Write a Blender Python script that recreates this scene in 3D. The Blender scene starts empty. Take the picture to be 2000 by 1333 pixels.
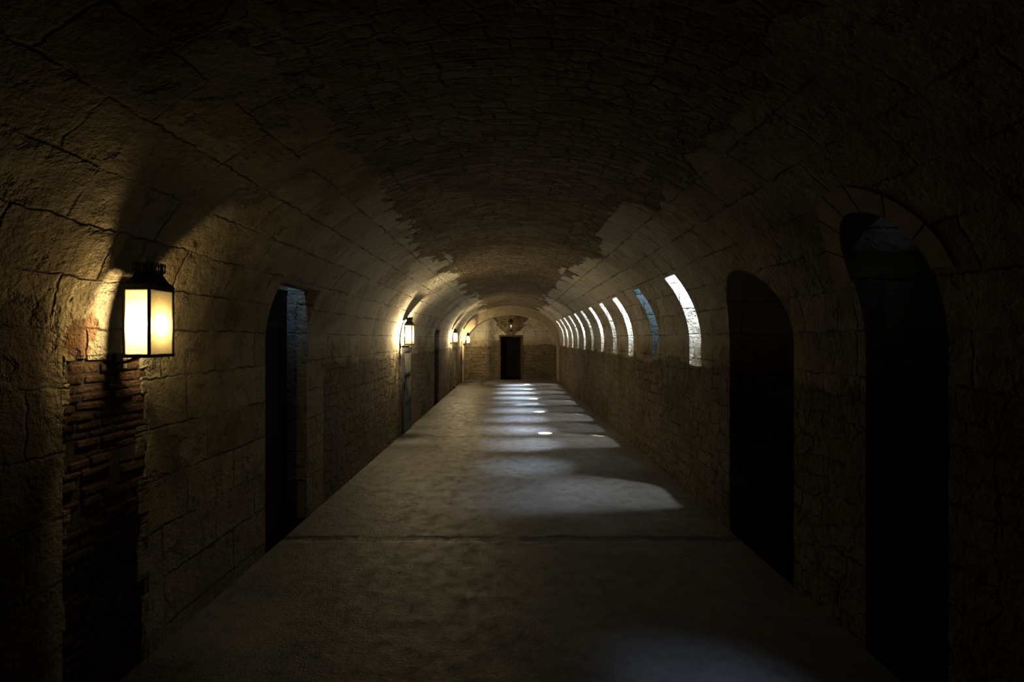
import bpy, bmesh, math, random
from mathutils import Vector, Matrix
random.seed(4)
C = bpy.context.scene.collection
sc = bpy.context.scene
sc.view_settings.view_transform = 'Standard'
sc.view_settings.look = 'None'
sc.view_settings.gamma = .83
sc.view_settings.exposure = .10

A, B, S = 2.05, 1.45, 1.75     # vault half width, rise, springing height
ARC, TOT = 1.765, 4.523
Y0, Y1 = -3.0, 22.5
def vx(h, a=A, b=B, s=S):
    if h <= s: return a
    return a*math.sqrt(max(0, 1-((h-s)/b)**2))

# ---------------------------------------------------------------- node helper
class NT:
    def __init__(s, name):
        s.m = bpy.data.materials.new(name); s.m.use_nodes = True
        s.t = s.m.node_tree; s.t.nodes.clear()
        s.out = s.t.nodes.new('ShaderNodeOutputMaterial')
    def n(s, typ, ins=None, **kw):
        nd = s.t.nodes.new(typ)
        for k, v in kw.items(): setattr(nd, k, v)
        if ins:
            for k, v in ins.items():
                if isinstance(v, bpy.types.NodeSocket): s.t.links.new(v, nd.inputs[k])
                else: nd.inputs[k].default_value = v
        return nd
    def math(s, op, a, b=0.0, c=0.0, clamp=False):
        nd = s.n('ShaderNodeMath', {0: a, 1: b, 2: c}, operation=op); nd.use_clamp = clamp
        return nd.outputs[0]
    def mul(s, *a):
        r = a[0]
        for q in a[1:]: r = s.math('MULTIPLY', r, q)
        return r
    def ramp(s, v, lo, hi, a=0.0, b=1.0, smooth=True):
        nd = s.n('ShaderNodeMapRange', {0: v, 1: lo, 2: hi, 3: a, 4: b})
        if smooth: nd.interpolation_type = 'SMOOTHSTEP'
        return nd.outputs[0]
    def mix(s, f, a, b, mode='MIX'):
        nd = s.n('ShaderNodeMix', data_type='RGBA', blend_type=mode)
        for k, v in ((0, f), (6, a), (7, b)):
            if isinstance(v, bpy.types.NodeSocket): s.t.links.new(v, nd.inputs[k])
            else: nd.inputs[k].default_value = v if k == 0 or len(v) == 4 else (*v, 1)
        return nd.outputs[2]
    def fmix(s, f, a, b):
        nd = s.n('ShaderNodeMix', {0: f, 2: a, 3: b}, data_type='FLOAT'); return nd.outputs[0]
    def surf(s, sh): s.t.links.new(sh, s.out.inputs[0]); return s.m
    def noise(s, vec, scale, detail=4, rough=.55):
        return s.n('ShaderNodeTexNoise', {'Vector': vec, 'Scale': scale, 'Detail': detail, 'Roughness': rough}).outputs[0]

def simple(name, col, rough=.6, metal=0.0, bump=0.0, nscale=20, var=.25):
    t = NT(name)
    co = t.n('ShaderNodeTexCoord').outputs['Object']
    nz = t.noise(co, nscale)
    dark = tuple(c*(1-var) for c in col); lite = tuple(min(1, c*(1+var)) for c in col)
    c = t.mix(nz, dark, lite)
    p = t.n('ShaderNodeBsdfPrincipled', {'Base Color': c, 'Roughness': rough, 'Metallic': metal})
    if bump:
        b = t.n('ShaderNodeBump', {'Height': nz, 'Strength': bump, 'Distance': .01})
        t.t.links.new(b.outputs[0], p.inputs['Normal'])
    return t.surf(p.outputs[0])

# ---------------------------------------------------------------- stone
def stone_mat():
    t = NT('old_limestone_masonry')
    co = t.n('ShaderNodeTexCoord').outputs['Object']
    sx = t.n('ShaderNodeSeparateXYZ', {0: co})
    x, y, z = sx.outputs
    ax = t.math('ABSOLUTE', x)
    hi = t.math('MAXIMUM', t.math('SUBTRACT', z, S), 0.0)
    th = t.math('ARCTAN2', t.math('DIVIDE', hi, B), t.math('DIVIDE', ax, A))
    v = t.math('MULTIPLY_ADD', th, ARC, t.math('MINIMUM', z, S))
    aw = t.math('SUBTRACT', TOT, v)
    w = t.math('MULTIPLY', t.math('SIGN', x), aw)
    geo = t.n('ShaderNodeNewGeometry')
    ny = t.n('ShaderNodeSeparateXYZ', {0: geo.outputs['True Normal']}).outputs[1]
    jm = t.math('GREATER_THAN', t.math('ABSOLUTE', ny), .6)
    u = t.fmix(jm, y, x)
    wj = t.fmix(jm, w, t.math('ADD', z, 7.3))
    vec = t.n('ShaderNodeCombineXYZ', {0: u, 1: wj, 2: 0.0}).outputs[0]
    def cen(sc_, det):
        n_ = t.n('ShaderNodeTexNoise', {'Vector': vec, 'Scale': sc_, 'Detail': det})
        return t.n('ShaderNodeVectorMath', {0: n_.outputs['Color'], 1: (.5, .5, .5)}, operation='SUBTRACT').outputs[0]
    dA, dB = cen(2.2, 2.0), cen(13.0, 3.0)
    def dist(a, b):
        q = t.n('ShaderNodeVectorMath', {0: dA, 1: (a, a, 0), 2: vec}, operation='MULTIPLY_ADD').outputs[0]
        return t.n('ShaderNodeVectorMath', {0: dB, 1: (b, b, 0), 2: q}, operation='MULTIPLY_ADD').outputs[0]
    def swap(vv):
        s_ = t.n('ShaderNodeSeparateXYZ', {0: vv})
        return t.n('ShaderNodeCombineXYZ', {0: s_.outputs[1], 1: s_.outputs[0], 2: 0.0}).outputs[0]
    def bricks(vv, bw, rh, ms, off, sq, sqf, smooth=1.0):
        b = t.n('ShaderNodeTexBrick', {'Vector': vv, 'Color1': (0, 0, 0, 1), 'Color2': (1, 1, 1, 1), 'Mortar': (.4, .4, .4, 1),
                'Scale': 1.0, 'Mortar Size': ms, 'Mortar Smooth': smooth, 'Brick Width': bw, 'Row Height': rh})
        b.offset = off; b.squash = sq; b.squash_frequency = sqf
        return t.n('ShaderNodeSeparateColor', {0: b.outputs['Color']}).outputs[0], b.outputs['Fac']
    def rubble(su, sw, amt, amt2, e0, rnd):
        vv = t.n('ShaderNodeVectorMath', {0: dist(amt, amt2), 1: (su, sw, 1)}, operation='MULTIPLY').outputs[0]
        e = t.n('ShaderNodeTexVoronoi', {'Vector': vv, 'Scale': 1.0, 'Randomness': rnd}, feature='DISTANCE_TO_EDGE', voronoi_dimensions='2D').outputs['Distance']
        c = t.n('ShaderNodeTexVoronoi', {'Vector': vv, 'Scale': 1.0, 'Randomness': rnd}, feature='F1', voronoi_dimensions='2D').outputs['Color']
        return t.n('ShaderNodeSeparateColor', {0: c}).outputs[0], t.ramp(e, 0, e0, 1, 0)
    g0, m0 = bricks(dist(.03, .05), .54, .295, .012, .43, 1.4, 3)
    g1a, m1a = bricks(swap(dist(.05, .055)), .16, .088, .013, .37, 1.5, 2)
    g1b, m1b = rubble(11.0, 7.6, .07, .05, .12, .7)
    g2a, m2a = bricks(dist(.05, .09), .24, .14, .016, .41, 1.6, 2)
    g2b, m2b = rubble(4.6, 7.0, .09, .11, .08, .7)
    # noises
    n1 = t.noise(vec, 1.3, 6, .6); n2 = t.noise(vec, 9, 6, .65); n3 = t.noise(co, 38, 5, .7)
    n5 = t.noise(co, 5.5, 5, .6)
    pits = t.ramp(n5, .56, .70)
    lown = t.noise(vec, 1.1, 3); patchy = t.ramp(t.noise(vec, 3.3, 4, .6), .42, .60)
    patch2 = t.ramp(t.noise(vec, 5.1, 4, .6), .38, .6)
    zs = t.ramp(t.noise(vec, 1.9, 2, .5), .46, .52)
    g1 = t.fmix(zs, g1a, g1b); m1 = t.fmix(zs, m1a, m1b)
    g2 = t.fmix(zs, g2a, g2b); m2 = t.fmix(zs, m2a, m2b)
    jag = t.math('ADD', aw, t.math('MULTIPLY_ADD', g0, .34, t.math('MULTIPLY_ADD', lown, .7, -.53)))
    jag = t.math('MULTIPLY_ADD', g1, .10, jag)
    cm = t.ramp(jag, .985, 1.015, 1, 0)
    lj = t.math('ADD', v, t.math('MULTIPLY_ADD', g2, .06, t.math('MULTIPLY_ADD', lown, .3, -.18)))
    lm = t.ramp(lj, 1.48, 1.54, 1, 0)
    nearleft = t.math('MULTIPLY', t.math('LESS_THAN', y, 5.6), t.math('LESS_THAN', x, 0.0))
    lm = t.math('MULTIPLY', lm, t.math('SUBTRACT', 1.0, nearleft))
    m0p = t.math('MULTIPLY', m0, t.math('MULTIPLY_ADD', patchy, .8, .2))
    m1p = t.math('MULTIPLY', m1, t.math('MULTIPLY_ADD', patch2, .8, .2))
    m2p = t.math('MULTIPLY', m2, t.math('MULTIPLY_ADD', patch2, .75, .25))
    mm = t.fmix(lm, t.fmix(cm, m0p, m1p), m2p)
    gv = t.fmix(lm, t.fmix(cm, g0, g1), g2)
    # colour
    base = t.mix(t.ramp(n1, .35, .68), (.47, .40, .275), (.70, .645, .50))
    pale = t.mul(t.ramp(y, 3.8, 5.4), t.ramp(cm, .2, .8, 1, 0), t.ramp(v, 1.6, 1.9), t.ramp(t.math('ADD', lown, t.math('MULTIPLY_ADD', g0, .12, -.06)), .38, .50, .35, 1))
    base = t.mix(t.math('MULTIPLY', gv, .50), base, (.34, .27, .17))
    base = t.mix(t.ramp(n2, .50, .75, 0, .6), base, (.22, .165, .10))
    base = t.mix(t.math('MULTIPLY', pits, .35), base, (.16, .115, .07))
    base = t.mix(t.math('MULTIPLY', cm, .42), base, (.17, .11, .06))
    base = t.mix(t.mul(cm, t.ramp(g1, .1, .5, .5, 0)), base, (.13, .085, .045))
    base = t.mix(t.mul(cm, t.ramp(g1, .6, .9, 0, .40)), base, (.52, .43, .30))
    base = t.mix(t.math('MULTIPLY', lm, .60), base, (.13, .095, .062))
    base = t.mix(t.mul(lm, t.ramp(g2, .6, .9, 0, .45)), base, (.42, .34, .23))
    stain = t.ramp(t.noise(vec, .75, 5, .7), .50, .68, 0, .65)
    base = t.mix(stain, base, (.17, .12, .07))
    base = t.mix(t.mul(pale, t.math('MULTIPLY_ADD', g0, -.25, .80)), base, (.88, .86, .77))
    base = t.mix(t.math('MULTIPLY', mm, .62), base, (.05, .035, .022))
    # whitewashed slot reveals
    ww = t.mul(t.math('GREATER_THAN', x, 1.5), t.math('GREATER_THAN', z, 1.49), t.math('GREATER_THAN', y, 5.4), t.math('LESS_THAN', y, 21.0), jm)
    base = t.mix(t.mul(ww, .85), base, (.68, .67, .62))
    # painted shade: crown and window-side wall of the first bays darkened in the colour
    shadex = t.math('MAXIMUM', t.ramp(x, -1.5, -.6), t.ramp(z, 2.5, 2.9))
    base = t.mix(t.mul(t.ramp(y, 1.8, 4.8, .55, 0), shadex), base, (.05, .038, .026))
    # darker stones beside the brick patch, fading upwards
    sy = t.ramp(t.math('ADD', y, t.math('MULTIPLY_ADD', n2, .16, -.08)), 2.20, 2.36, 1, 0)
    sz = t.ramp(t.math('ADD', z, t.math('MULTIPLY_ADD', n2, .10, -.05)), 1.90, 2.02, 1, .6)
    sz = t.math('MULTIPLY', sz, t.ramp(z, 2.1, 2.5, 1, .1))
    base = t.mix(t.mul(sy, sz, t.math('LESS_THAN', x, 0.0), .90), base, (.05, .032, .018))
    base = t.mix(t.mul(t.ramp(y, 1.3, 2.3, .75, 0), t.math('LESS_THAN', x, 0.0)), base, (.06, .042, .026))  # shade painted into the left wall, deepening towards the camera end
    # bare brick showing through beside the first lantern
    by = t.ramp(t.math('ABSOLUTE', t.math('SUBTRACT', y, 2.44)), .03, .14, 1, 0)
    bz = t.ramp(t.math('ABSOLUTE', t.math('SUBTRACT', z, 1.80)), .04, .16, 1, 0)
    bl = t.mul(by, bz, t.math('LESS_THAN', x, 0.0))
    bmk = t.ramp(t.math('ADD', bl, t.math('MULTIPLY_ADD', n2, 2.4, -1.2)), .5, .7, 0, .7)
    bmk = t.mul(bmk, t.math('GREATER_THAN', bl, .02))
    base = t.mix(bmk, base, (.26, .12, .055))
    # height in metres
    h = t.math('MULTIPLY', mm, -.026)
    h = t.math('MULTIPLY_ADD', n2, t.math('MULTIPLY_ADD', t.math('MAXIMUM', cm, lm), .03, .065), h)
    h = t.math('MULTIPLY_ADD', n3, .026, h)
    h = t.math('MULTIPLY_ADD', pits, -.035, h)
    h = t.math('MULTIPLY_ADD', gv, t.math('MULTIPLY_ADD', t.math('MAXIMUM', cm, lm), .030, .014), h)
    h = t.math('MULTIPLY_ADD', n1, .15, h)
    bp = t.n('ShaderNodeBump', {'Height': h, 'Strength': 1.0, 'Distance': 1.0})
    p = t.n('ShaderNodeBsdfPrincipled', {'Base Color': base, 'Roughness': .92, 'Normal': bp.outputs[0], 'Specular IOR Level': .15})
    return t.surf(p.outputs[0])
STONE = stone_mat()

def floor_mat():
    t = NT('worn_concrete_floor')
    co = t.n('ShaderNodeTexCoord').outputs['Object']
    sx = t.n('ShaderNodeSeparateXYZ', {0: co}); x, y, z = sx.outputs
    n1 = t.noise(co, .9, 6, .65); n2 = t.noise(co, 7, 6, .7); n3 = t.noise(co, 60, 4, .7)
    c = t.mix(t.ramp(n1, .35, .65), (.18, .172, .158), (.26, .255, .242))
    c = t.mix(t.ramp(n2, .5, .7, 0, .6), c, (.11, .105, .095))
    c = t.mix(t.ramp(n3, .52, .75, 0, .6), c, (.08, .076, .068))
    wob = t.math('MULTIPLY_ADD', t.noise(co, 3, 4), .16, -.08)
    yy = t.math('ADD', y, wob)
    j = 0.0
    for yj, wd, am in ((4.60, .06, 1.0), (9.4, .05, .45)):
        d = t.math('ABSOLUTE', t.math('SUBTRACT', yy, yj))
        jm = t.ramp(d, wd*.3, wd*1.4, am, 0)
        j = jm if isinstance(j, float) else t.math('MAXIMUM', j, jm)
    j = t.math('MULTIPLY', j, t.ramp(n1, .35, .5, .25, 1))
    c = t.mix(t.math('MULTIPLY', j, .8), c, (.03, .028, .024))
    r = t.ramp(n2, .3, .7, .36, .62)
    h = t.math('MULTIPLY_ADD', n2, .014, t.math('MULTIPLY', n3, .005))
    h = t.math('MULTIPLY_ADD', j, -.012, h)
    bp = t.n('ShaderNodeBump', {'Height': h, 'Strength': 1, 'Distance': 1})
    p = t.n('ShaderNodeBsdfPrincipled', {'Base Color': c, 'Roughness': r, 'Normal': bp.outputs[0], 'Specular IOR Level': .28})
    return t.surf(p.outputs[0])
FLOOR = floor_mat()
IRON = simple('black_painted_iron', (.022, .02, .018), .5, .6, .3, 60)
WOOD = simple('dark_oak', (.022, .017, .013), .8, 0, .6, 14, .5)
GREYWOOD = simple('weathered_grey_wood', (.085, .085, .085), .75, 0, .6, 18, .35)
WAX = simple('cream_wax', (.75, .68, .5), .5)
BRASS = simple('aged_brass', (.16, .11, .05), .4, .8)
def brick_mat():
    t = NT('crumbling_red_brick')
    co = t.n('ShaderNodeTexCoord').outputs['Object']
    n1 = t.noise(co, 7, 5); n2 = t.noise(co, 50, 5, .7); n4 = t.noise(co, 3, 4)
    z = t.n('ShaderNodeSeparateXYZ', {0: co}).outputs[2]
    c = t.mix(t.ramp(n1, .35, .65), (.21, .09, .048), (.26, .16, .09))
    c = t.mix(t.ramp(n4, .45, .62, 0, .6), c, (.15, .10, .06))
    c = t.mix(t.ramp(n2, .45, .65, 0, .7), c, (.06, .038, .026))
    c = t.mix(t.ramp(z, .7, 1.5, .7, 0), c, (.04, .026, .018))
    bp = t.n('ShaderNodeBump', {'Height': t.math('MULTIPLY_ADD', n1, .03, t.math('MULTIPLY', n2, .022)), 'Strength': 1.0, 'Distance': 1})
    p = t.n('ShaderNodeBsdfPrincipled', {'Base Color': c, 'Roughness': .95, 'Normal': bp.outputs[0]})
    return t.surf(p.outputs[0])
BRICK = brick_mat()
MORTAR = simple('dirty_mortar', (.10, .065, .042), .95, 0, .8, 40)
def glass_mat(name, f, c1):
    t = NT(name)
    tr = t.n('ShaderNodeBsdfTransparent', {'Color': c1})
    tl = t.n('ShaderNodeBsdfTranslucent', {'Color': (1, .90, .66, 1)})
    m = t.n('ShaderNodeMixShader', {0: f, 1: tr.outputs[0], 2: tl.outputs[0]})
    return t.surf(m.outputs[0])
GLASS = glass_mat('frosted_lantern_glass', .22, (1, .97, .9, 1))
GLASSF = glass_mat('dusty_front_lantern_glass', .12, (.55, .53, .45, 1))
GLASSC = glass_mat('clear_lantern_glass', .02, (.97, .95, .90, 1))
def emis(name, col, st, clear=False):
    t = NT(name)
    e = t.n('ShaderNodeEmission', {'Color': (*col, 1), 'Strength': st})
    if clear:
        a = t.n('ShaderNodeAddShader', {0: e.outputs[0], 1: t.n('ShaderNodeBsdfTransparent').outputs[0]}); return t.surf(a.outputs[0])
    return t.surf(e.outputs[0])
FLAME = emis('flame_bulb_glow', (1, .8, .45), 8, True)
SKYP = emis('daylit_window_glass', (.78, .88, 1), 14.0)
SKYM = emis('hazy_daylit_window_glass', (.74, .86, 1), 8.0)
SKYD = emis('dim_daylit_window_glass', (.50, .75, 1), 4.0)
SKYE = emis('overcast_well_glass', (.5, .72, 1), .25)

# ---------------------------------------------------------------- mesh helpers
def obj(name, verts, faces, mat, parent=None, smooth=False):
    me = bpy.data.meshes.new(name); me.from_pydata([tuple(v) for v in verts], [], faces)
    bm = bmesh.new(); bm.from_mesh(me); bmesh.ops.recalc_face_normals(bm, faces=bm.faces); bm.to_mesh(me); bm.free()
    if smooth: me.shade_smooth()
    if mat: me.materials.append(mat)
    o = bpy.data.objects.new(name, me); C.objects.link(o)
    if parent: o.parent = parent
    return o
class MB:
    def __init__(s): s.v = []; s.f = []
    def box(s, x0, x1, y0, y1, z0, z1, jit=0):
        b = len(s.v)
        for z in (z0, z1):
            for x, y in ((x0, y0), (x1, y0), (x1, y1), (x0, y1)):
                s.v.append((x+random.uniform(-jit, jit), y+random.uniform(-jit, jit), z+random.uniform(-jit, jit)))
        s.f += [[b, b+3, b+2, b+1], [b+4, b+5, b+6, b+7], [b, b+1, b+5, b+4], [b+1, b+2, b+6, b+5], [b+2, b+3, b+7, b+6], [b+3, b, b+4, b+7]]
        return s
    def loft(s, rings, cap=True):
        n = len(rings[0]); b = len(s.v)
        for r in rings: s.v += r
        for i in range(len(rings)-1):
            for k in range(n):
                s.f.append([b+i*n+k, b+i*n+(k+1) % n, b+(i+1)*n+(k+1) % n, b+(i+1)*n+k])
        if cap:
            s.f.append([b+k for k in range(n)][::-1]); s.f.append([b+(len(rings)-1)*n+k for k in range(n)])
        return s
    def prism(s, poly, y0, y1):     # poly in (x,z) extruded along y
        return s.loft([[(x, y0, z) for x, z in poly], [(x, y1, z) for x, z in poly]])
    def xprism(s, poly, x0, x1):    # poly in (y,z) extruded along x
        return s.loft([[(x0, y, z) for y, z in poly], [(x1, y, z) for y, z in poly]])
    def lathe(s, cx, cy, prof, n=12):
        return s.loft([[(cx+r*math.cos(2*math.pi*k/n), cy+r*math.sin(2*math.pi*k/n), z) for k in range(n)] for r, z in prof])
    def tube(s, pts, r, n=8):
        rings = []
        pts = [Vector(p) for p in pts]
        for i, p in enumerate(pts):
            d = (pts[min(i+1, len(pts)-1)]-pts[max(i-1, 0)]).normalized()
            up = Vector((0, 1, 0)) if abs(d.y) < .9 else Vector((1, 0, 0))
            a = d.cross(up).normalized(); c = d.cross(a).normalized()
            rings.append([tuple(p+a*r*math.cos(2*math.pi*k/n)+c*r*math.sin(2*math.pi*k/n)) for k in range(n)])
        return s.loft(rings)
    def make(s, name, mat, parent=None, smooth=False): return obj(name, s.v, s.f, mat, parent, smooth)

cutters = []
def cut(target, mb):
    c = mb.make('cutter', STONE); cutters.append(c)
    m = target.modifiers.new('b', 'BOOLEAN'); m.operation = 'DIFFERENCE'; m.solver = 'EXACT'; m.object = c
def bake(target):
    dg = bpy.context.evaluated_depsgraph_get(); dg.update()
    me = bpy.data.meshes.new_from_object(target.evaluated_get(dg))
    target.modifiers.clear(); target.data = me
def structure(o, label, cat):
    o['kind'] = 'structure'; o['label'] = label; o['category'] = cat

# ---------------------------------------------------------------- shell
TH = math.radians(50)
def arc(t0, t1, n, a=A, b=B, s=S): return [(a*math.cos(t0+(t1-t0)*i/n), s+b*math.sin(t0+(t1-t0)*i/n)) for i in range(n+1)]
side = [(A, -.15)] + arc(0, TH, 26) + [(3.7, 4.58), (3.7, -.15)]
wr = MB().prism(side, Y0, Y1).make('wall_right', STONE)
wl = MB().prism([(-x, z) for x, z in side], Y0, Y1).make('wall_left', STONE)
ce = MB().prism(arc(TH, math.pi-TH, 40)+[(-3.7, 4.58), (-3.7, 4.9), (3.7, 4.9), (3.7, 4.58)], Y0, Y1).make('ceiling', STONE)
fl = MB().box(-A, A, Y0, Y1, -.15, 0).make('floor', FLOOR)
wf = MB().box(-3.7, 3.7, Y1, Y1+1.6, -.15, 4.9).make('wall_front', STONE)
wb = MB().box(-3.7, 3.7, Y0-.4, Y0, -.15, 4.9).make('wall_back', STONE)
structure(wr, 'curved limestone vault wall with slot windows and arched doorways', 'wall')
structure(wl, 'curved limestone block wall with recessed doorways', 'wall')
structure(ce, 'dark rubble stone barrel vault crown', 'ceiling')
structure(fl, 'worn grey-brown concrete floor', 'floor')
structure(wf, 'rough stone end wall with dark doorway', 'wall')
structure(wb, 'rough stone wall closing the tunnel', 'wall')

def archpoly(y0, y1, ztop, zspring, n=14):
    c = (y0+y1)/2; r = (y1-y0)/2
    return [(y0, -.0)]+[(c-r*math.cos(math.pi*i/n), zspring+(ztop-zspring)*math.sin(math.pi*i/n)) for i in range(n+1)]+[(y1, 0.0)]
D1 = (3.71, 4.80, 2.37, 1.78); D2 = (2.40, 2.96, 2.46, 2.12)
cut(wr, MB().xprism(archpoly(*D1), 1.0, 3.3))
cut(wr, MB().xprism(archpoly(*D2), 1.0, 3.3))
cut(wr, MB().prism([(1.94, 2.3), (2.62, 2.3), (2.75, 3.36), (2.22, 3.36)], 2.50, 2.955))
# slot windows
WC, WD = (2.46, 3.0), (2.16, 3.36)
wys = [5.70, 7.25, 8.75, 10.1, 11.45, 12.85, 14.2, 15.6, 17.0, 18.4, 19.8]
wpoly = [(1.0, 1.5), (2.06, 1.5), WC, WD, (1.78, 2.50), (1.0, 2.50)]
for i, y in enumerate(wys):
    hw = .18
    cut(wr, MB().prism(wpoly, y-hw, y+hw))
# left recesses
lrec = [(4.27, 5.14, 2.28, -2.30), (9.62, 10.42, 1.66, -3.0), (13.7, 14.6, 2.05, -3.0), (18.2, 19.0, 2.0, -3.0)]
for y0, y1, h, xb in lrec:
    cut(wl, MB().box(xb, -1.0, y0, y1, 0, h))
cut(wl, MB().box(-2.24, -2.075, 4.6, 5.138, 2.1, 3.1))
# brick pocket
cut(wl, MB().box(-2.13, -1.0, 2.34, 2.90, -.0, 1.72))
# end doorway
cut(wf, MB().box(-.52, .52, Y1-.3, Y1+1.2, 0, 1.96))
for o in (wr, wl, wf): bake(o)
for c in cutters: bpy.data.objects.remove(c)

k = 1
def trim(mb, mat, label, cat='trim'):
    global k
    o = mb.make('trim_%d' % k, mat); k += 1; structure(o, label, cat); return o
for D in (D1, D2):
    trim(MB().box(A, 3.3, D[0], D[1], -.14, .0), FLOOR, 'stone threshold of an arched doorway', 'threshold')
for y0, y1, h, xb in lrec:
    trim(MB().box(xb, -A, y0, y1, -.14, .0), FLOOR, 'stone threshold of a recessed doorway', 'threshold')
trim(MB().box(-.52, .52, Y1, Y1+1.2, -.14, 0), FLOOR, 'threshold of the end doorway', 'threshold')

# end arch rib
a2, b2, s2 = 2.0, 1.50, 1.33
inn = [(a2, 0)]+arc(0, math.pi, 48, a2, b2, s2)+[(-a2, 0)]
out = [(A, 0)]+arc(0, math.pi, 48)+[(-A, 0)]
mb = MB()
n = len(inn)
for yy in (21.6, Y1):
    mb.v += [(x, yy, z) for x, z in inn]+[(x, yy, z) for x, z in out]
for i in range(n-1):
    mb.f += [[i, i+1, n+i+1, n+i], [2*n+i, 3*n+i, 3*n+i+1, 2*n+i+1], [i, 2*n+i, 2*n+i+1, i+1], [n+i, n+i+1, 3*n+i+1, 3*n+i]]
mb.f += [[0, n, 3*n, 2*n], [n-1, 3*n-1, 4*n-1, 2*n-1]]
trim(mb, simple('pale_dressed_stone', (.46, .40, .29), .9, 0, .8, 9, .35), 'low dressed stone arch rib before the end wall', 'arch')

# voussoir ring about the nearest arched doorway
def voussoirs(y0, y1, ztop, zs, th, nv):
    c = (y0+y1)/2; r = (y1-y0)/2; rz = ztop-zs
    mb = MB()
    for i in range(nv):
        t0 = math.pi*(i+.03)/nv; t1 = math.pi*(i+.97)/nv
        rings = []
        for q in range(5):
            t = t0+(t1-t0)*q/4
            pin = (c-r*math.cos(t), zs+rz*math.sin(t)); po = (c-(r+th)*math.cos(t), zs+(rz+th)*math.sin(t))
            ring = []
            for (py, pz), off in ((pin, .012), (po, .012), (po, -.05), (pin, -.05)):
                ring.append((vx(pz)-off, py, pz))
            rings.append(ring)
        mb.loft(rings)
    return mb
trim(voussoirs(*D2, .12, 7), simple('worn_arch_stone', (.25, .195, .13), .95, 0, 1.0, 7, .6), 'ring of wedge stones over an arched doorway', 'arch')

# brick infill
mb = MB()
z = .0; row = 0
while z < 1.70:
    rh = random.uniform(.032, .042)
    yy = 2.345 - (row % 2)*.07
    while yy < 2.895:
        L = random.uniform(.10, .19)
        ya, yb = max(yy, 2.343), min(yy+L, 2.897)
        if yb-ya > .03 and z+rh < 1.715:
            d = random.uniform(-.010, .004) if random.random() > .12 else -.024
            mb.box(-2.128, -2.054+d, ya, yb, z, z+rh, .006)
        yy += L+.010
    z += rh+.010; row += 1
bo = trim(mb, BRICK, 'exposed crumbling red brick patch set in the stone wall', 'brick patch')
bv = bo.modifiers.new('bev', 'BEVEL'); bv.width = .009; bv.segments = 2
mb = MB().box(-2.127, -2.066, 2.341, 2.899, 0, 1.718)
trim(mb, MORTAR, 'dirty mortar bed behind bricks', 'mortar')
mb = MB()
z = 0.0
while z < 1.70:
    dz = random.uniform(.05, .16)
    wd = random.uniform(.01, .10)
    mb.box(-2.127, -2.047-random.uniform(0, .012), 2.899-wd, 2.905, z, min(z+dz, 1.718), .008)
    if random.random() < .6: mb.box(-2.127, -2.05-random.uniform(0, .012), 2.336, 2.342+random.uniform(.01, .06), z, min(z+dz, 1.718), .008)
    z += dz+.004
y = 2.345
while y < 2.88:
    dy = random.uniform(.06, .14); mb.box(-2.127, -2.05, y, min(y+dy, 2.9), 1.722-random.uniform(.01, .09), 1.724, .008); y += dy
ro = trim(mb, STONE, 'broken stone edge around the exposed brick', 'stone edge')
bv = ro.modifiers.new('bev', 'BEVEL'); bv.width = .012; bv.segments = 2

# ---------------------------------------------------------------- windows (panes at the outer end of each shaft)
def area(loc, target, sx, sy, power, col, spread=math.radians(110), name='daylight'):
    l = bpy.data.lights.new(name, 'AREA'); l.shape = 'RECTANGLE'; l.size = sx; l.size_y = sy; l.energy = power; l.color = col; l.spread = spread
    o = bpy.data.objects.new(name, l); C.objects.link(o); o.location = loc
    o.rotation_euler = (Vector(target)-Vector(loc)).to_track_quat('-Z', 'Y').to_euler(); return o
def spot(loc, target, power, ang, col=(1, .98, .92), blend=.5, name='sun_shaft'):
    l = bpy.data.lights.new(name, 'SPOT'); l.energy = power; l.spot_size = math.radians(ang); l.spot_blend = blend; l.color = col; l.shadow_soft_size = .01
    o = bpy.data.objects.new(name, l); C.objects.link(o); o.location = loc
    o.rotation_euler = (Vector(target)-Vector(loc)).to_track_quat('-Z', 'Y').to_euler(); return o
DAY = (.64, .78, 1)
dC = Vector((WC[0], 0, WC[1])); dD = Vector((WD[0], 0, WD[1]))
nrm = Vector((-(WD[1]-WC[1]), 0, (WD[0]-WC[0]))).normalized()
for i, y in enumerate(wys):
    p = [dC.lerp(dD, .02)+nrm*.03, dC.lerp(dD, .98)+nrm*.03, dC.lerp(dD, .98)+nrm*.01, dC.lerp(dD, .02)+nrm*.01]
    mb = MB().prism([(q.x, q.z) for q in p], y-.17, y+.17)
    o = mb.make('window_%d' % (i+1), SKYD if i == 1 else (SKYM if i in (3, 5, 7, 9) else SKYP))
    structure(o, 'narrow daylit pane at the top of a sloping wall slot', 'window')
    mid = dC.lerp(dD, .28)+nrm*.08
    pw = [1.7, 2.3, 4.2, 5.5, 6.5, 8, 9, 10, 12, 12, 12][i]
    area((mid.x, y-(.07 if i == 0 else .0), mid.z), (.34 if i == 0 else .22, y+(.24 if i == 0 else .0), 0), .08, .07, pw, DAY, math.radians(30 if i == 0 else 22))
    jl = [12, 1.6, 14, 8, 16, 6, 16, 9, 16, 10, 16][i]
    area((2.28, y-.12, 3.02), (2.04, y+.18, 2.05), .06, .10, jl, (.88, .93, 1) if i != 1 else (.42, .72, 1), math.radians(90))
o = MB().box(2.33, 2.74, 2.54, 2.94, 3.31, 3.34).make('window_12', SKYE); structure(o, 'small daylit pane above a doorway shaft', 'window')
area((2.46, 2.62, 3.27), (.84, 2.42, 0), .14, .14, 1.0, (.50, .66, 1), math.radians(26))
area((2.40, 2.62, 3.0), (2.14, 2.96, 2.40), .05, .05, .010, (.5, .72, 1), math.radians(40))
o = MB().box(-2.23, -2.085, 4.62, 5.12, 3.06, 3.09).make('window_13', SKYE); structure(o, 'small daylit pane above a recess shaft', 'window')
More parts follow.
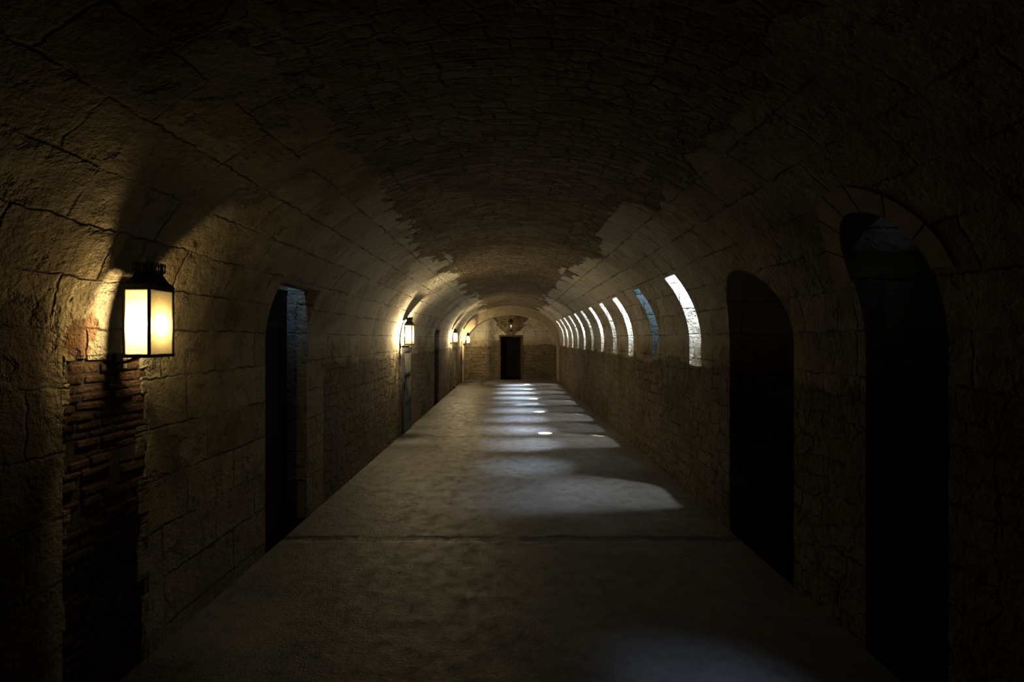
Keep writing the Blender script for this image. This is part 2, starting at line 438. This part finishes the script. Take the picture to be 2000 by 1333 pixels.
area((-2.15, 4.80, 3.0), (-2.15, 5.14, 2.15), .08, .08, .12, (.46, .70, 1), math.radians(36))
# thin sun shafts
for wy, fx, fy in ((10.1, .65, 9.75), (12.85, .70, 12.6), (15.6, .68, 15.3), (18.4, .62, 18.2), (19.8, .62, 20.2), (19.8, .5, 21.2)):
    spot((2.22, wy, 3.1), (fx, fy, 0), 9000, 4.2)
for wy in (8.75, 11.45, 14.2, 18.4):
    spot((2.18, wy-.1, 3.0), (2.05, wy+.175, 2.15), 900, 9)

# ---------------------------------------------------------------- doors
def barred_door(name, x, y0, y1, h):
    e = MB()
    w = .06
    e.box(x-.04, x, y0, y0+w, .01, h).box(x-.04, x, y1-w, y1, .01, h)
    for z0, z1 in ((.01, .14), (.58, .66), (1.1, 1.15), (h-.08, h)): e.box(x-.038, x-.002, y0+w, y1-w, z0, z1)
    d = e.make(name, GREYWOOD)
    structure(d, 'weathered grey door with solid base and barred opening', 'door')
    b = MB()
    for i in range(5):
        yy = y0+w+(y1-y0-2*w)*(i+.5)/5
        b.lathe(x-.02, yy, [(.013, .64), (.013, h-.07)], 8)
    b.make('bars', GREYWOOD, d)
    b = MB()
    for i in range(4):
        a0 = y0+w+(y1-y0-2*w)*i/4; b.box(x-.03, x-.012, a0+.003, a0+(y1-y0-2*w)/4-.003, .13, .60)
    b.make('lower_panel', GREYWOOD, d)
    MB().box(x-.001, x+.02, y0+.012, y0+.055, .82, .98).make('lock_plate', IRON, d)
    return d
barred_door('door_1', -2.02, 9.65, 10.39, 1.63)
def plank_door(name, p0, p1, h, axis, at, mat, label):
    m = MB(); n = 5
    for i in range(n):
        a = p0+(p1-p0)*i/n+.003; b = p0+(p1-p0)*(i+1)/n-.003
        if axis == 'x': m.box(at-.05, at, a, b, .01, h)
        else: m.box(a, b, at, at+.05, .01, h)
    d = m.make(name, mat); structure(d, label, 'door')
    hg = MB()
    for z in (.3, h-.35):
        if axis == 'x': hg.box(at, at+.012, p0+.02, p1-.1, z, z+.05)
        else: hg.box(p0+.02, p1-.1, at-.012, at, z, z+.05)
    hg.make('strap_hinge', IRON, d)
    hd = MB()
    if axis == 'x': hd.tube([(at, p1-.12, h*.5), (at+.04, p1-.12, h*.5+.01), (at+.04, p1-.12, h*.5+.12), (at, p1-.12, h*.5+.13)], .008)
    else: hd.tube([(p1-.12, at, h*.5), (p1-.12, at-.04, h*.5+.01), (p1-.12, at-.04, h*.5+.12), (p1-.12, at, h*.5+.13)], .008)
    hd.make('handle', IRON, d)
plank_door('door_2', 13.72, 14.58, 2.03, 'x', -2.25, GREYWOOD, 'weathered plank door set back in a stone recess')
plank_door('door_3', 18.22, 18.98, 1.98, 'x', -2.2, WOOD, 'dark plank door set back in a stone recess')
plank_door('door_4', -.45, .45, 1.88, 'y', Y1+.9, WOOD, 'dark wooden door deep in the end doorway')
plank_door('door_5', 4.28, 5.13, 2.26, 'x', -2.246, WOOD, 'dark plank door in a shallow stone recess')
m = MB().box(-.52, -.45, Y1-.01, Y1+.1, 0, 1.96).box(.43, .52, Y1-.02, Y1+.1, 0, 1.96).box(-.45, .43, Y1-.01, Y1+.1, 1.89, 1.96)
trim(m, simple('brown_door_frame', (.11, .075, .045), .7, 0, .4), 'brown timber frame of the end doorway', 'door frame')

# ---------------------------------------------------------------- lanterns
def rect(cx, hx, hy, z): return [(cx-hx, -hy, z), (cx+hx, -hy, z), (cx+hx, hy, z), (cx-hx, hy, z)]
def build_lantern():
    P = []
    cx, hx, hy, zt = .07, .060, .086, .33
    def add(mb, name, mat, sm=False, label=None):
        o = mb.make(name, mat, None, sm); P.append(o)
        if label: o['label'] = label
    f = MB()
    for sx_ in (-1, 1):
        for sy_ in (-1, 1):
            f.box(cx+sx_*hx-.005, cx+sx_*hx+.005, sy_*hy-.005, sy_*hy+.005, .0, zt)
    for z0, z1, e in ((-.010, .005, .006), (zt-.010, zt+.004, .005)):
        f.box(cx-hx-e, cx+hx+e, -hy-e, -hy+.007, z0, z1).box(cx-hx-e, cx+hx+e, hy-.007, hy+e, z0, z1)
        f.box(cx-hx-e, cx-hx+.007, -hy+.007, hy-.007, z0, z1).box(cx+hx-.007, cx+hx+e, -hy+.007, hy-.007, z0, z1)
    add(f, 'lantern_frame', IRON)
    add(MB().box(cx-.032, cx+.032, -.034, .034, -.008, -.001).box(cx-hx, cx-.032, -.008, .008, -.008, -.001).box(cx+.032, cx+hx, -.008, .008, -.008, -.001), 'base_plate', IRON)
    r = MB()
    prof = [(.334, 1.07), (.340, 1.10), (.346, 1.07), (.356, .95), (.370, .80), (.386, .68), (.400, .61), (.408, .58), (.411, .66), (.416, .66), (.418, .5)]
    r.loft([rect(cx, hx*s, hy*s, z) for z, s in prof])
    add(r, 'lantern_roof', IRON)
    g = MB()
    gx, gy = hx*.66, hy*.66
    for z in (.418, .446):
        g.box(cx-gx, cx+gx, -gy-.0025, -gy+.0025, z, z+.005).box(cx-gx, cx+gx, gy-.0025, gy+.0025, z, z+.005)
        g.box(cx-gx-.0025, cx-gx+.0025, -gy, gy, z, z+.005).box(cx+gx-.0025, cx+gx+.0025, -gy, gy, z, z+.005)
    for i in range(8):
        yy = -gy+2*gy*i/7
        for xx in (cx-gx, cx+gx): g.box(xx-.002, xx+.002, yy-.002, yy+.002, .416, .460)
    for i in range(1, 5):
        xx = cx-gx+2*gx*i/5
        for yy in (-gy, gy): g.box(xx-.002, xx+.002, yy-.002, yy+.002, .416, .460)
    g.lathe(cx, 0, [(.026, .418), (.030, .435), (.016, .448), (.005, .455), (.007, .463), (.003, .470)], 10)
    add(g, 'roof_gallery', IRON)
    for (a, b, c, d, gm) in ((cx-hx+.006, cx+hx-.006, -hy-.001, -hy+.001, GLASS), (cx-hx+.006, cx+hx-.006, hy-.001, hy+.001, GLASS), (cx+hx-.001, cx+hx+.001, -hy+.006, hy-.006, GLASSF)):
        add(MB().box(a, b, c, d, .007, zt-.013), 'glass_pane', gm)
    add(MB().lathe(cx, 0, [(.030, 0), (.030, .006), (.008, .012), (.007, .05), (.016, .06), (.022, .066), (.022, .074), (.012, .076), (.0125, .085)]), 'candle_holder', BRASS, True)
    add(MB().lathe(cx, 0, [(.010, .08), (.010, .13), (.004, .133)]), 'candle', WAX, True)
    add(MB().lathe(cx, 0, [(.003, .133), (.011, .15), (.012, .165), (.006, .188), (.001, .205)]), 'flame_bulb', FLAME, True)
    b = MB()
    b.box(-.012, .012, -.03, .03, .02, .30)
    b.tube([(cx-.05, 0, -.004), (.0, 0, -.012), (-.03, 0, -.03), (-.07, 0, -.04), (-.12, 0, -.03)], .007)
    b.box(-.13, -.075, -.02, .02, -.07, .01)
    add(b, 'wall_bracket', IRON)
    return P
proto = build_lantern()
def place_lantern(loc, rot, power, label, scl=1.05, lz=.215, clear=True, col=(1, .82, .52), sz=.012):
    e = bpy.data.objects.new('wall_lantern', None); e.empty_display_size = .2; C.objects.link(e)
    e.location = loc; e.rotation_euler = (0, 0, rot); e.scale = (scl,)*3
    e['label'] = label; e['category'] = 'lantern'; e['group'] = 'wall lanterns along the vaulted passage'
    for p in proto:
        o = p.copy(); o.parent = e; C.objects.link(o)
        if clear and p.data.materials[0] in (GLASSF, GLASS):
            o.data = p.data.copy(); o.data.materials[0] = GLASSC
    l = bpy.data.lights.new('lantern_light', 'POINT'); l.energy = power; l.color = col; l.shadow_soft_size = sz
    lo = bpy.data.objects.new('lantern_light', l); C.objects.link(lo)
    lo.location = Vector(loc)+Matrix.Rotation(rot, 3, 'Z') @ Vector((.074*scl, 0, lz*scl))
    return e
L = 'black iron wall lantern with lit panes '
place_lantern((-1.945, 2.65, 1.715), 0, 11, L+'above red brick patch', 1.04, .145, False, (1, .79, .44), .025)
place_lantern((-1.95, 9.45, 1.70), 0, 85, L+'beside barred door', 1.08, .16, True, (1, .84, .56), .03)
place_lantern((-1.95, 17.3, 1.68), 0, 80, L+'between plank doors', 1.0, .16, True, (1, .84, .56), .03)
place_lantern((-1.84, 21.1, 1.60), 0, 60, L+'beside the end arch', 1.0, .16)
place_lantern((0, Y1-.16, 2.18), -math.pi/2, .9, 'small dim iron lantern mounted above the end doorway', 1.05, .12, True, (1, .8, .45), .03)
for p in proto: bpy.data.objects.remove(p)

# ---------------------------------------------------------------- world / camera
w = bpy.data.worlds.new('World'); sc.world = w; w.use_nodes = True
w.node_tree.nodes['Background'].inputs[0].default_value = (.0005, .0005, .0006, 1)
cam = bpy.data.cameras.new('Camera'); cam.lens = 18; cam.sensor_width = 36
cam.shift_x = .001; cam.shift_y = -4.5/2000; cam.clip_start = .05
co = bpy.data.objects.new('Camera', cam); C.objects.link(co)
co.location = (0, 0, 1.8); co.rotation_euler = (math.pi/2, 0, 0)
sc.camera = co
